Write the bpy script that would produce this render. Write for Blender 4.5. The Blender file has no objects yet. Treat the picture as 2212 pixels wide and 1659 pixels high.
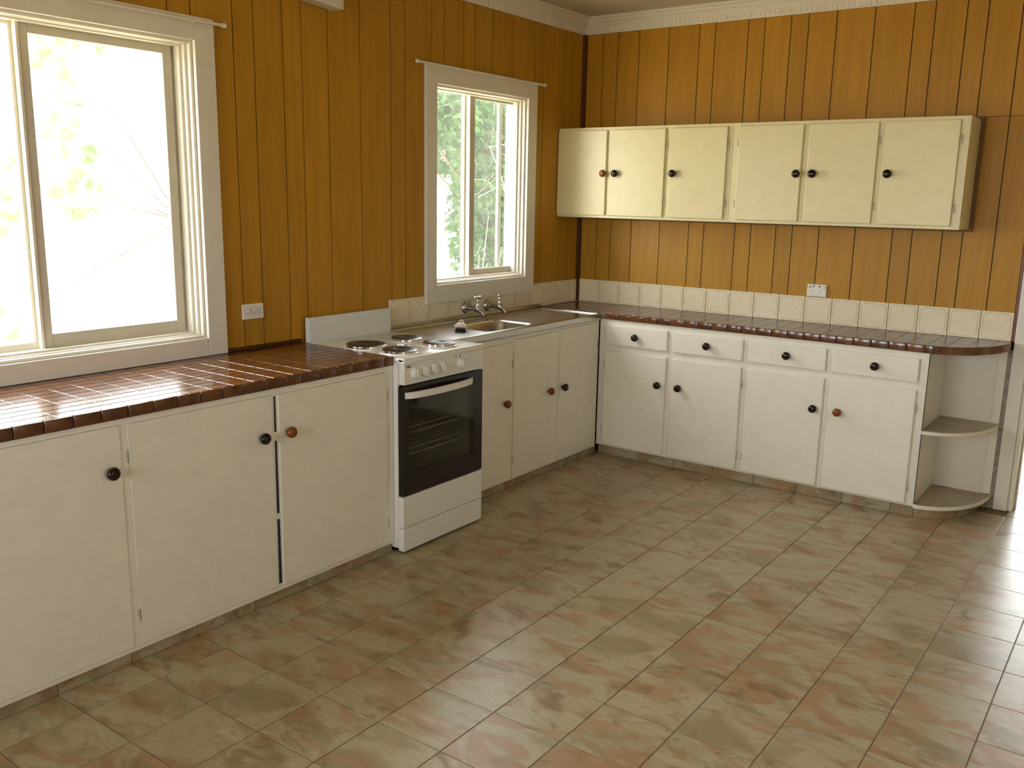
import bpy, bmesh, math, random
import numpy as np
from mathutils import Vector, Matrix

random.seed(7)
rng = np.random.default_rng(7)
SC = bpy.context.scene
COL = SC.collection

# ------------------------------------------------------------------ camera
CAM_POS = Vector((3.2788, -5.2678, 1.5852))
R_ = Vector((0.808157, 0.588666, 0.018547)).normalized()
F_ = Vector((-0.573658, 0.793715, -0.202421)).normalized()
R_ = (R_ - F_ * R_.dot(F_)).normalized()
U_ = R_.cross(F_).normalized()
cam_d = bpy.data.cameras.new('camera')
cam_d.sensor_width = 36.0
cam_d.sensor_fit = 'HORIZONTAL'
cam_d.lens = 1964.69 / 2212.0 * 36.0
cam_d.clip_start = 0.05
cam_d.clip_end = 200
cam = bpy.data.objects.new('camera', cam_d)
m = Matrix.Identity(4)
for i in range(3):
    m[i][0] = R_[i]; m[i][1] = U_[i]; m[i][2] = -F_[i]; m[i][3] = CAM_POS[i]
cam.matrix_world = m
COL.objects.link(cam)
SC.camera = cam

# ------------------------------------------------------------------ world, sun, exposure
world = bpy.data.worlds.new('world')
SC.world = world
world.use_nodes = True
wn = world.node_tree.nodes
wn['Background'].inputs[0].default_value = (0.92, 0.955, 1.0, 1)
wn['Background'].inputs[1].default_value = 13.0

sun_d = bpy.data.lights.new('sun', 'SUN')
sun_d.energy = 36.0
sun_d.angle = math.radians(0.6)
sun_d.color = (1.0, 0.93, 0.80)
sun = bpy.data.objects.new('sun', sun_d)
sun.rotation_euler = Vector((-0.18, 0.60, 0.78)).to_track_quat('Z', 'Y').to_euler()
sun.location = (-3, 8, 12)
COL.objects.link(sun)

def portal(name, loc, rot, sx, sy):
    d = bpy.data.lights.new(name, 'AREA')
    d.shape = 'RECTANGLE'; d.size = sx; d.size_y = sy
    d.cycles.is_portal = True
    o = bpy.data.objects.new(name, d)
    o.location = loc; o.rotation_euler = rot
    COL.objects.link(o)
H = math.pi / 2
portal('window_daylight', (-0.15, -3.77, 1.57), (0, -H, 0), 1.25, 1.7)
portal('window_daylight', (-0.15, -1.06, 1.62), (0, -H, 0), 1.1, 0.9)
portal('window_daylight', (1.5, -7.52, 1.55), (H, 0, 0), 2.2, 1.3)  # sky portal of the added rear window
portal('window_daylight', (5.72, -4.45, 1.5), (0, H, 0), 1.0, 1.0)  # sky portal of the added side window
portal('window_daylight', (2.75, 2.52, 1.05), (-H, 0, 0), 1.8, 2.1)

SC.view_settings.view_transform = 'Standard'
SC.view_settings.look = 'None'
SC.view_settings.exposure = 0.10
SC.view_settings.gamma = 1.0
SC.view_settings.use_curve_mapping = False
SC.cycles.use_denoising = True
SC.cycles.use_adaptive_sampling = True
SC.cycles.adaptive_threshold = 0.05
SC.cycles.max_bounces = 8
SC.cycles.diffuse_bounces = 4
SC.cycles.glossy_bounces = 3
SC.cycles.transmission_bounces = 6
SC.cycles.transparent_max_bounces = 12
SC.cycles.sample_clamp_indirect = 12.0
SC.cycles.caustics_reflective = False
SC.cycles.caustics_refractive = False

# ------------------------------------------------------------------ materials
MATS = {}
def mat(name):
    mt = bpy.data.materials.new(name); mt.use_nodes = True
    nt = mt.node_tree
    return mt, nt, nt.nodes['Principled BSDF']
def N(nt, t, **kw):
    n = nt.nodes.new(t)
    for k, v in kw.items(): setattr(n, k, v)
    return n
def setin(n, **kw):
    for k, v in kw.items():
        n.inputs[k.replace('_', ' ')].default_value = v
def ramp(nt, stops):
    r = N(nt, 'ShaderNodeValToRGB')
    els = r.color_ramp.elements
    while len(els) > 2: els.remove(els[-1])
    while len(els) < len(stops): els.new(0.5)
    for e, (p, c) in zip(els, stops):
        e.position = p; e.color = (*c, 1)
    return r
def L(nt, a, b): nt.links.new(a, b)

def simple(key, col, rough=0.5, metal=0.0, var=0.06, scale=14.0, bump=0.0, bscale=60.0, spec=0.5, coat=0.0):
    """paint / plastic / metal with a slight mottled tone and optional fine relief"""
    mt, nt, p = mat(key)
    tc = N(nt, 'ShaderNodeTexCoord')
    ns = N(nt, 'ShaderNodeTexNoise'); setin(ns, Scale=scale, Detail=4.0, Roughness=0.6)
    L(nt, tc.outputs['Object'], ns.inputs['Vector'])
    lo = tuple(max(0, c * (1 - var)) for c in col); hi = tuple(min(1, c * (1 + var)) for c in col)
    r = ramp(nt, [(0.3, lo), (0.7, hi)])
    L(nt, ns.outputs['Fac'], r.inputs['Fac'])
    L(nt, r.outputs['Color'], p.inputs['Base Color'])
    setin(p, Roughness=rough, Metallic=metal)
    p.inputs['Specular IOR Level'].default_value = spec
    p.inputs['Coat Weight'].default_value = coat
    if bump > 0:
        n2 = N(nt, 'ShaderNodeTexNoise'); setin(n2, Scale=bscale, Detail=3.0)
        L(nt, tc.outputs['Object'], n2.inputs['Vector'])
        b = N(nt, 'ShaderNodeBump'); setin(b, Strength=bump, Distance=0.01)
        L(nt, n2.outputs['Fac'], b.inputs['Height'])
        L(nt, b.outputs['Normal'], p.inputs['Normal'])
    MATS[key] = mt
    return mt

def wood_panel():
    mt, nt, p = mat('wood_panel')
    tc = N(nt, 'ShaderNodeTexCoord'); oi = N(nt, 'ShaderNodeObjectInfo')
    off = N(nt, 'ShaderNodeVectorMath', operation='SCALE'); off.inputs[0].default_value = (13.1, 7.7, 5.3)
    L(nt, oi.outputs['Random'], off.inputs['Scale'])
    add = N(nt, 'ShaderNodeVectorMath', operation='ADD')
    L(nt, tc.outputs['Object'], add.inputs[0]); L(nt, off.outputs[0], add.inputs[1])
    mp = N(nt, 'ShaderNodeMapping'); mp.inputs['Scale'].default_value = (1, 1, 0.05)
    L(nt, add.outputs[0], mp.inputs['Vector'])
    n1 = N(nt, 'ShaderNodeTexNoise'); setin(n1, Scale=38.0, Detail=6.0, Roughness=0.65, Distortion=0.4)
    L(nt, mp.outputs[0], n1.inputs['Vector'])
    mp2 = N(nt, 'ShaderNodeMapping'); mp2.inputs['Scale'].default_value = (1, 1, 0.25)
    L(nt, add.outputs[0], mp2.inputs['Vector'])
    n2 = N(nt, 'ShaderNodeTexNoise'); setin(n2, Scale=5.0, Detail=3.0)
    L(nt, mp2.outputs[0], n2.inputs['Vector'])
    r1 = ramp(nt, [(0.25, (0.41, 0.195, 0.015)), (0.55, (0.485, 0.244, 0.020)), (0.8, (0.54, 0.284, 0.026))])
    L(nt, n1.outputs['Fac'], r1.inputs['Fac'])
    r2 = ramp(nt, [(0.3, (0.90, 0.87, 0.84)), (0.7, (1.0, 1.0, 1.0))])
    L(nt, n2.outputs['Fac'], r2.inputs['Fac'])
    mx = N(nt, 'ShaderNodeMix', data_type='RGBA', blend_type='MULTIPLY'); mx.inputs['Factor'].default_value = 1
    L(nt, r1.outputs['Color'], mx.inputs['A']); L(nt, r2.outputs['Color'], mx.inputs['B'])
    hv = N(nt, 'ShaderNodeHueSaturation')
    mr = N(nt, 'ShaderNodeMapRange'); setin(mr, To_Min=0.94, To_Max=1.06)
    L(nt, oi.outputs['Random'], mr.inputs['Value']); L(nt, mr.outputs[0], hv.inputs['Value'])
    L(nt, mx.outputs['Result'], hv.inputs['Color'])
    L(nt, hv.outputs['Color'], p.inputs['Base Color'])
    setin(p, Roughness=0.45)
    p.inputs['Specular IOR Level'].default_value = 0.3
    b = N(nt, 'ShaderNodeBump'); setin(b, Strength=0.08, Distance=0.004)
    L(nt, n1.outputs['Fac'], b.inputs['Height']); L(nt, b.outputs['Normal'], p.inputs['Normal'])
    MATS['wood_panel'] = mt

def vinyl():
    mt, nt, p = mat('marbled_vinyl')
    tc = N(nt, 'ShaderNodeTexCoord'); oi = N(nt, 'ShaderNodeObjectInfo')
    off = N(nt, 'ShaderNodeVectorMath', operation='SCALE'); off.inputs[0].default_value = (31.0, 17.0, 9.0)
    L(nt, oi.outputs['Random'], off.inputs['Scale'])
    add = N(nt, 'ShaderNodeVectorMath', operation='ADD')
    L(nt, tc.outputs['Object'], add.inputs[0]); L(nt, off.outputs[0], add.inputs[1])
    def noise(loc, ang, sc, scale, detail, rough, dist):
        mp = N(nt, 'ShaderNodeMapping'); mp.inputs['Location'].default_value = loc
        mp.inputs['Rotation'].default_value = (0, 0, math.radians(ang)); mp.inputs['Scale'].default_value = sc
        L(nt, add.outputs[0], mp.inputs['Vector'])
        n = N(nt, 'ShaderNodeTexNoise'); setin(n, Scale=scale, Detail=detail, Roughness=rough, Distortion=dist)
        L(nt, mp.outputs[0], n.inputs['Vector'])
        return n.outputs['Fac']
    def mixc(fac, a, b, k=1.0):
        m_ = N(nt, 'ShaderNodeMath', operation='MULTIPLY'); m_.inputs[1].default_value = k; L(nt, fac, m_.inputs[0])
        x = N(nt, 'ShaderNodeMix', data_type='RGBA'); L(nt, m_.outputs[0], x.inputs['Factor'])
        L(nt, a, x.inputs['A'])
        if isinstance(b, tuple): x.inputs['B'].default_value = (*b, 1)
        else: L(nt, b, x.inputs['B'])
        return x.outputs['Result']
    def mask(src, lo, hi):
        r = ramp(nt, [(lo, (0, 0, 0)), (hi, (1, 1, 1))]); L(nt, src, r.inputs['Fac']); return r.outputs['Color']
    fine = noise((4, 8, 2), 30, (2.0, 4.4, 3.0), 3.2, 7.0, 0.62, 0.8)
    stone = ramp(nt, [(0.30, (0.28, 0.230, 0.130)), (0.46, (0.415, 0.36, 0.240)), (0.60, (0.36, 0.31, 0.190)), (0.74, (0.52, 0.465, 0.35))])
    L(nt, fine, stone.inputs['Fac'])
    c = stone.outputs['Color']
    c = mixc(mask(noise((1, 3, 5), 42, (2.2, 3.6, 3.0), 1.5, 5.0, 0.55, 0.7), 0.50, 0.62), c, (0.25, 0.200, 0.095), 0.75)
    rust = ramp(nt, [(0.35, (0.26, 0.132, 0.050)), (0.6, (0.39, 0.225, 0.112))]); L(nt, fine, rust.inputs['Fac'])
    c = mixc(mask(noise((9, 2, 7), 26, (2.0, 3.8, 3.0), 1.7, 6.0, 0.58, 0.9), 0.49, 0.59), c, rust.outputs['Color'], 0.72)
    c = mixc(mask(noise((3, 11, 1), 35, (2.4, 4.4, 3.0), 2.2, 6.0, 0.6, 0.9), 0.56, 0.68), c, (0.165, 0.098, 0.034), 0.7)
    L(nt, c, p.inputs['Base Color'])
    setin(p, Roughness=0.33)
    p.inputs['Specular IOR Level'].default_value = 0.5
    b = N(nt, 'ShaderNodeBump'); setin(b, Strength=0.10, Distance=0.004)
    L(nt, fine, b.inputs['Height']); L(nt, b.outputs['Normal'], p.inputs['Normal'])
    MATS['marbled_vinyl'] = mt

def brown_tile():
    mt, nt, p = mat('brown_glazed_tile')
    tc = N(nt, 'ShaderNodeTexCoord'); oi = N(nt, 'ShaderNodeObjectInfo')
    off = N(nt, 'ShaderNodeVectorMath', operation='SCALE'); off.inputs[0].default_value = (19.0, 23.0, 7.0)
    L(nt, oi.outputs['Random'], off.inputs['Scale'])
    add = N(nt, 'ShaderNodeVectorMath', operation='ADD')
    L(nt, tc.outputs['Object'], add.inputs[0]); L(nt, off.outputs[0], add.inputs[1])
    n1 = N(nt, 'ShaderNodeTexNoise'); setin(n1, Scale=22.0, Detail=4.0)
    L(nt, add.outputs[0], n1.inputs['Vector'])
    r1 = ramp(nt, [(0.3, (0.080, 0.024, 0.006)), (0.7, (0.155, 0.052, 0.012))])
    L(nt, n1.outputs['Fac'], r1.inputs['Fac'])
    hv = N(nt, 'ShaderNodeHueSaturation')
    mr = N(nt, 'ShaderNodeMapRange'); setin(mr, To_Min=0.8, To_Max=1.2)
    L(nt, oi.outputs['Random'], mr.inputs['Value']); L(nt, mr.outputs[0], hv.inputs['Value'])
    L(nt, r1.outputs['Color'], hv.inputs['Color']); L(nt, hv.outputs['Color'], p.inputs['Base Color'])
    setin(p, Roughness=0.21)
    p.inputs['Specular IOR Level'].default_value = 0.85
    n2 = N(nt, 'ShaderNodeTexNoise'); setin(n2, Scale=9.0, Detail=1.0)
    L(nt, add.outputs[0], n2.inputs['Vector'])
    b = N(nt, 'ShaderNodeBump'); setin(b, Strength=0.025, Distance=0.02)
    L(nt, n2.outputs['Fac'], b.inputs['Height']); L(nt, b.outputs['Normal'], p.inputs['Normal'])
    MATS['brown_glazed_tile'] = mt

def splash_tile_mat():
    """cream glazed tile with a printed rounded-square border; local x / z span the face"""
    mt, nt, p = mat('cream_border_tile')
    tc = N(nt, 'ShaderNodeTexCoord'); sx = N(nt, 'ShaderNodeSeparateXYZ')
    L(nt, tc.outputs['Object'], sx.inputs[0])
    def M(op, a, b=None):
        n = N(nt, 'ShaderNodeMath', operation=op)
        for i, v in enumerate((a, b)):
            if v is None: continue
            if isinstance(v, (int, float)): n.inputs[i].default_value = v
            else: L(nt, v, n.inputs[i])
        return n.outputs[0]
    rr, half = 0.018, 0.064
    dx = M('MAXIMUM', M('SUBTRACT', M('ABSOLUTE', sx.outputs['X']), half - rr), 0.0)
    dz = M('MAXIMUM', M('SUBTRACT', M('ABSOLUTE', sx.outputs['Z']), half - rr), 0.0)
    d = M('SUBTRACT', M('SQRT', M('ADD', M('MULTIPLY', dx, dx), M('MULTIPLY', dz, dz))), rr)
    line = M('MAXIMUM', M('SUBTRACT', 1.0, M('DIVIDE', M('ABSOLUTE', d), 0.0035)), 0.0)
    ns = N(nt, 'ShaderNodeTexNoise'); setin(ns, Scale=30.0, Detail=4.0)
    L(nt, tc.outputs['Object'], ns.inputs['Vector'])
    r1 = ramp(nt, [(0.3, (0.80, 0.70, 0.48)), (0.7, (0.86, 0.77, 0.56))])
    L(nt, ns.outputs['Fac'], r1.inputs['Fac'])
    mx = N(nt, 'ShaderNodeMix', data_type='RGBA')
    L(nt, M('MULTIPLY', line, 0.55), mx.inputs['Factor'])
    L(nt, r1.outputs['Color'], mx.inputs['A']); mx.inputs['B'].default_value = (0.50, 0.33, 0.14, 1)
    L(nt, mx.outputs['Result'], p.inputs['Base Color'])
    setin(p, Roughness=0.22)
    MATS['cream_border_tile'] = mt

def brushed_steel():
    mt, nt, p = mat('brushed_steel')
    tc = N(nt, 'ShaderNodeTexCoord')
    mp = N(nt, 'ShaderNodeMapping'); mp.inputs['Scale'].default_value = (180, 3, 40)
    L(nt, tc.outputs['Object'], mp.inputs['Vector'])
    ns = N(nt, 'ShaderNodeTexNoise'); setin(ns, Scale=2.0, Detail=4.0)
    L(nt, mp.outputs[0], ns.inputs['Vector'])
    r = ramp(nt, [(0.2, (0.21, 0.21, 0.21)), (0.8, (0.26, 0.26, 0.26))])
    L(nt, ns.outputs['Fac'], r.inputs['Fac'])
    L(nt, r.outputs['Color'], p.inputs['Roughness'])
    setin(p, Metallic=1.0); p.inputs['Base Color'].default_value = (0.50, 0.48, 0.45, 1)
    MATS['brushed_steel'] = mt

def glass(key, tint, dust, rough=0.0, dustcol=(0.8, 0.8, 0.78)):
    mt = bpy.data.materials.new(key); mt.use_nodes = True
    nt = mt.node_tree; nt.nodes.clear()
    out = N(nt, 'ShaderNodeOutputMaterial')
    tr = N(nt, 'ShaderNodeBsdfTransparent'); tr.inputs['Color'].default_value = (*tint, 1)
    gl = N(nt, 'ShaderNodeBsdfGlossy'); gl.inputs['Roughness'].default_value = rough
    fr = N(nt, 'ShaderNodeFresnel')
    ge = N(nt, 'ShaderNodeNewGeometry'); io = N(nt, 'ShaderNodeMapRange'); setin(io, To_Min=1.45, To_Max=1 / 1.45)
    L(nt, ge.outputs['Backfacing'], io.inputs['Value']); L(nt, io.outputs[0], fr.inputs['IOR'])
    m1 = N(nt, 'ShaderNodeMixShader')
    L(nt, fr.outputs[0], m1.inputs[0]); L(nt, tr.outputs[0], m1.inputs[1]); L(nt, gl.outputs[0], m1.inputs[2])
    df = N(nt, 'ShaderNodeBsdfTranslucent'); df.inputs['Color'].default_value = (*dustcol, 1)
    tc = N(nt, 'ShaderNodeTexCoord')
    ns = N(nt, 'ShaderNodeTexNoise'); setin(ns, Scale=5.0, Detail=5.0)
    L(nt, tc.outputs['Object'], ns.inputs['Vector'])
    mr = N(nt, 'ShaderNodeMapRange'); setin(mr, From_Min=0.3, From_Max=0.7, To_Min=dust * 0.6, To_Max=dust * 1.4)
    L(nt, ns.outputs['Fac'], mr.inputs['Value'])
    m2 = N(nt, 'ShaderNodeMixShader')
    L(nt, mr.outputs[0], m2.inputs[0]); L(nt, m1.outputs[0], m2.inputs[1]); L(nt, df.outputs[0], m2.inputs[2])
    L(nt, m2.outputs[0], out.inputs[0])
    MATS[key] = mt

def leaf_mat(key, c1, c2, trans=0.35):
    mt = bpy.data.materials.new(key); mt.use_nodes = True
    nt = mt.node_tree; nt.nodes.clear()
    out = N(nt, 'ShaderNodeOutputMaterial')
    tc = N(nt, 'ShaderNodeTexCoord')
    ns = N(nt, 'ShaderNodeTexNoise'); setin(ns, Scale=4.0, Detail=5.0)
    L(nt, tc.outputs['Object'], ns.inputs['Vector'])
    r = ramp(nt, [(0.35, c1), (0.65, c2)])
    L(nt, ns.outputs['Fac'], r.inputs['Fac'])
    d = N(nt, 'ShaderNodeBsdfDiffuse'); t = N(nt, 'ShaderNodeBsdfTranslucent')
    L(nt, r.outputs['Color'], d.inputs['Color']); L(nt, r.outputs['Color'], t.inputs['Color'])
    mx = N(nt, 'ShaderNodeMixShader'); mx.inputs[0].default_value = trans
    L(nt, d.outputs[0], mx.inputs[1]); L(nt, t.outputs[0], mx.inputs[2]); L(nt, mx.outputs[0], out.inputs[0])
    MATS[key] = mt

wood_panel(); vinyl(); brown_tile(); splash_tile_mat(); brushed_steel()
simple('yellowed_paint', (0.75, 0.665, 0.37), 0.34, var=0.03, bump=0.05, bscale=40)
simple('cream_paint', (0.83, 0.78, 0.665), 0.38, var=0.03, bump=0.05, bscale=40)
simple('trim_paint', (0.78, 0.735, 0.63), 0.36, var=0.03, bump=0.04, bscale=30)
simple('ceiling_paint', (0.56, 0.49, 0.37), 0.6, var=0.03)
simple('plaster_cornice', (0.76, 0.72, 0.62), 0.6, var=0.03)
simple('wall_paint', (0.78, 0.71, 0.56), 0.6, var=0.03)
simple('groove_brown', (0.05, 0.018, 0.006), 0.7)
simple('dark_bead', (0.085, 0.032, 0.007), 0.7, spec=0.15)
simple('brown_batten', (0.17, 0.072, 0.016), 0.5)
simple('red_bead', (0.20, 0.065, 0.03), 0.4)
simple('grout', (0.16, 0.12, 0.075), 0.8, var=0.15)
simple('pale_grout', (0.34, 0.26, 0.16), 0.8, var=0.15)
simple('floor_joint', (0.17, 0.115, 0.05), 0.6)
simple('white_enamel', (0.80, 0.785, 0.73), 0.22, var=0.01)
simple('splash_enamel', (0.72, 0.73, 0.72), 0.3, var=0.02)
simple('black_enamel', (0.012, 0.009, 0.008), 0.22)
simple('cavity_enamel', (0.20, 0.185, 0.13), 0.45)
simple('iron_plate', (0.028, 0.018, 0.013), 0.45, var=0.25, bump=0.1, bscale=120)
simple('chrome', (0.72, 0.70, 0.70), 0.14, metal=1.0, var=0.02)
simple('aged_chrome', (0.48, 0.44, 0.41), 0.22, metal=1.0, var=0.12, scale=40)
simple('steel_wire', (0.6, 0.55, 0.42), 0.3, metal=1.0)
simple('knob_dark', (0.016, 0.007, 0.004), 0.12, var=0.1, spec=0.4)
simple('knob_timber', (0.20, 0.050, 0.008), 0.22, var=0.15, scale=40)
simple('plastic_white', (0.80, 0.76, 0.66), 0.35, var=0.01)
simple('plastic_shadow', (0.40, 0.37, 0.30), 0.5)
simple('ink_dark', (0.03, 0.028, 0.03), 0.5)
simple('ink_grey', (0.30, 0.28, 0.24), 0.5)
simple('rubber_black', (0.012, 0.011, 0.012), 0.6)
simple('navy_edge', (0.012, 0.012, 0.055), 0.5)
simple('sash_cream', (0.62, 0.57, 0.45), 0.35, var=0.04)
simple('sash_pale', (0.78, 0.74, 0.60), 0.35, var=0.03)
simple('hinge_brass', (0.56, 0.50, 0.38), 0.45, var=0.45, scale=120)
simple('plaster_rough', (0.36, 0.32, 0.25), 0.9, var=0.4, scale=90, bump=0.5, bscale=200)
simple('dry_ground', (0.46, 0.40, 0.29), 0.9, var=0.25, scale=1.5)
simple('roof_sheet', (0.42, 0.40, 0.37), 0.6)
simple('bark', (0.16, 0.12, 0.085), 0.9, var=0.3, bump=0.5, bscale=30)
simple('twig', (0.35, 0.30, 0.24), 0.8, var=0.2)
simple('fence_board', (0.42, 0.36, 0.28), 0.8, var=0.2)
glass('window_glass', (0.97, 0.98, 0.97), 0.02)
glass('oven_glass', (0.80, 0.80, 0.74), 0.012, 0.03)
leaf_mat('leaf_dark', (0.030, 0.065, 0.028), (0.075, 0.135, 0.055))
leaf_mat('leaf_mid', (0.13, 0.22, 0.085), (0.22, 0.32, 0.14), 0.4)
leaf_mat('leaf_dry', (0.16, 0.11, 0.07), (0.26, 0.20, 0.13))

# ------------------------------------------------------------------ builders
class MB:
    """collects shapes in world coordinates; build() links them as ONE mesh object"""
    def __init__(self):
        self.bm = bmesh.new(); self.smooth = False
    def box(self, x0, x1, y0, y1, z0, z1, bev=0.0, seg=2):
        t = bmesh.new()
        bmesh.ops.create_cube(t, size=1)
        sx, sy, sz = abs(x1 - x0), abs(y1 - y0), abs(z1 - z0)
        for v in t.verts:
            v.co = Vector((v.co.x * sx + (x0 + x1) / 2, v.co.y * sy + (y0 + y1) / 2, v.co.z * sz + (z0 + z1) / 2))
        if bev > 0:
            bmesh.ops.bevel(t, geom=t.edges[:], offset=min(bev, 0.45 * min(sx, sy, sz)), segments=seg, profile=0.5, affect='EDGES')
        self.merge(t)
        return self
    def merge(self, t, mtx=None):
        if mtx is not None: bmesh.ops.transform(t, matrix=mtx, verts=t.verts)
        me = bpy.data.meshes.new('tmp'); t.to_mesh(me); t.free()
        self.bm.from_mesh(me); bpy.data.meshes.remove(me)
    def prism(self, pts, lo, hi, axis='z', bev=0.0):
        """polygon pts extruded along axis from lo to hi"""
        t = bmesh.new()
        def P(a, b, c):
            return {'z': (a, b, c), 'y': (a, c, b), 'x': (c, a, b)}[axis]
        v0 = [t.verts.new(P(a, b, lo)) for a, b in pts]
        v1 = [t.verts.new(P(a, b, hi)) for a, b in pts]
        t.faces.new(v0); t.faces.new(v1[::-1])
        n = len(pts)
        for i in range(n):
            t.faces.new((v0[i], v0[(i + 1) % n], v1[(i + 1) % n], v1[i]))
        bmesh.ops.recalc_face_normals(t, faces=t.faces)
        if bev > 0:
            es = [e for e in t.edges if any(len(f.verts) == n for f in e.link_faces)]
            bmesh.ops.bevel(t, geom=es, offset=bev, segments=2, profile=0.5, affect='EDGES')
        self.merge(t)
        return self
    def lathe(self, prof, mtx, n=24):
        """profile (r, h) turned about local z, then placed by mtx"""
        t = bmesh.new(); rings = []
        for r, h in prof:
            if r < 1e-6: rings.append([t.verts.new((0, 0, h))])
            else: rings.append([t.verts.new((r * math.cos(2 * math.pi * k / n), r * math.sin(2 * math.pi * k / n), h)) for k in range(n)])
        for a, b in zip(rings[:-1], rings[1:]):
            for k in range(n):
                k2 = (k + 1) % n
                if len(a) == 1 and len(b) == 1: continue
                if len(a) == 1: t.faces.new((a[0], b[k], b[k2]))
                elif len(b) == 1: t.faces.new((a[k], b[0], a[k2]))
                else: t.faces.new((a[k], b[k], b[k2], a[k2]))
        bmesh.ops.recalc_face_normals(t, faces=t.faces)
        self.merge(t, mtx); self.smooth = True
        return self
    def tube(self, pts, rad, n=12, caps=True):
        t = bmesh.new(); pts = [Vector(p) for p in pts]
        rads = rad if isinstance(rad, (list, tuple)) else [rad] * len(pts)
        rings = []; prev = None
        for i, p in enumerate(pts):
            d = (pts[min(i + 1, len(pts) - 1)] - pts[max(i - 1, 0)]).normalized()
            if prev is None:
                a = d.orthogonal().normalized()
            else:
                a = (prev - d * prev.dot(d)).normalized()
            prev = a; b = d.cross(a)
            rings.append([t.verts.new(p + (a * math.cos(2 * math.pi * k / n) + b * math.sin(2 * math.pi * k / n)) * rads[i]) for k in range(n)])
        for a, b in zip(rings[:-1], rings[1:]):
            for k in range(n):
                t.faces.new((a[k], a[(k + 1) % n], b[(k + 1) % n], b[k]))
        if caps: t.faces.new(rings[0][::-1]); t.faces.new(rings[-1])
        bmesh.ops.recalc_face_normals(t, faces=t.faces)
        self.merge(t); self.smooth = True
        return self
    def build(self, name, material, parent=None, smooth=None):
        org = wloc(parent) if parent else Vector((0, 0, 0))
        bmesh.ops.translate(self.bm, verts=self.bm.verts, vec=-org)
        me = bpy.data.meshes.new(name)
        self.bm.to_mesh(me); self.bm.free()
        me.materials.append(MATS[material])
        if self.smooth if smooth is None else smooth:
            for p in me.polygons: p.use_smooth = True
            me.set_sharp_from_angle(angle=math.radians(38))
        o = bpy.data.objects.new(name, me); COL.objects.link(o)
        if parent: o.parent = parent
        return o

def wloc(o):
    v = Vector(o.location)
    while o.parent:
        o = o.parent; v += Vector(o.location)
    return v
def tag(o, label=None, cat=None, group=None, kind=None):
    if label: o['label'] = label
    if cat: o['category'] = cat
    if group: o['group'] = group
    if kind: o['kind'] = kind
    return o
def thing(name, label, cat, loc=(0, 0, 0), group=None):
    o = bpy.data.objects.new(name, None); o.empty_display_size = 0.1
    o.location = loc; COL.objects.link(o)
    return tag(o, label, cat, group)
def struct(name, loc=(0, 0, 0), label=None):
    o = bpy.data.objects.new(name, None); o.empty_display_size = 0.1
    o.location = loc; COL.objects.link(o)
    return tag(o, label, kind='structure')
def box_part(name, material, parent, *b, bev=0.0):
    return MB().box(*b, bev=bev).build(name, material, parent)
def place(proto_mesh, name, parent, wpos, rz=0.0):
    o = bpy.data.objects.new(name, proto_mesh); COL.objects.link(o)
    o.parent = parent; o.location = Vector(wpos) - wloc(parent); o.rotation_euler = (0, 0, rz)
    return o
def mesh_of(mb, name, material, smooth=False):
    me = bpy.data.meshes.new(name); mb.bm.to_mesh(me); mb.bm.free()
    me.materials.append(MATS[material])
    if smooth:
        for p in me.polygons: p.use_smooth = True
        me.set_sharp_from_angle(angle=math.radians(38))
    return me
def rects_minus(u0, u1, v0, v1, holes):
    """rectangles that fill [u0,u1]x[v0,v1] less the holes"""
    us = sorted({u0, u1, *[min(max(h[i], u0), u1) for h in holes for i in (0, 1)]})
    out = []
    for a, b in zip(us[:-1], us[1:]):
        if b - a < 1e-5: continue
        mid = (a + b) / 2; cuts = sorted([(h[2], h[3]) for h in holes if h[0] < mid < h[1]])
        z = v0
        for c0, c1 in cuts:
            if c0 > z + 1e-5: out.append((a, b, z, min(c0, v1)))
            z = max(z, c1)
        if z < v1 - 1e-5: out.append((a, b, z, v1))
    return out
def axis_m(loc, d):
    """matrix that sends local +z to direction d at loc"""
    return Matrix.Translation(Vector(loc)) @ Vector(d).to_track_quat('Z', 'Y').to_matrix().to_4x4()

ZC = 2.70          # ceiling
ZB = 0.898         # tiled bench height
YR, XR = -7.4, 5.6 # rear and right walls

# ------------------------------------------------------------------ floor
TX, TY, TX0, TY0 = 0.249, 0.2575, 1.2374, -2.4245
floor = tag(MB().box(-0.14, XR + 0.1, YR - 0.1, 2.6, -0.12, -0.0025).build('floor', 'floor_joint'), kind='structure')
fm = MB(); fm.box(-TX / 2 + 0.0011, TX / 2 - 0.0011, -TY / 2 + 0.0011, TY / 2 - 0.0011, -0.004, 0.0, bev=0.0015, seg=1)
floor_tile_mesh = mesh_of(fm, 'floor_tile', 'marbled_vinyl')
def in_view(p, mg=0.06):
    d = Vector(p) - CAM_POS; z = d.dot(F_)
    if z < 0.1: return False
    x = d.dot(R_) / z; y = d.dot(U_) / z
    return abs(x) < 0.563 * (1 + mg) and abs(y) < 0.4222 * (1 + mg)
rest = MB(); cells = []
for i in range(-5, 18):
    for j in range(-20, 20):
        cx, cy = TX0 + (i + 0.5) * TX, TY0 - (j + 0.5) * TY
        if cx < -0.05 or cx > XR or cy < YR or cy > 2.5: continue
        if -0.13 < cy < 0.13 and cx < 2.7: continue
        hidden = (cx < 0.30) or (cy > -0.30 and cx < 2.55)
        vis = (not hidden) and any(in_view((cx + a * TX / 2, cy + b * TY / 2, 0)) for a in (-1, 0, 1) for b in (-1, 0, 1))
        if vis and cy < 0.6: cells.append((cx, cy))
        else: rest.box(cx - TX / 2 + .0016, cx + TX / 2 - .0016, cy - TY / 2 + .0016, cy + TY / 2 - .0016, -0.004, 0)
cells.sort(key=lambda c: (c[0] - CAM_POS.x) ** 2 + (c[1] - CAM_POS.y) ** 2)
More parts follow.
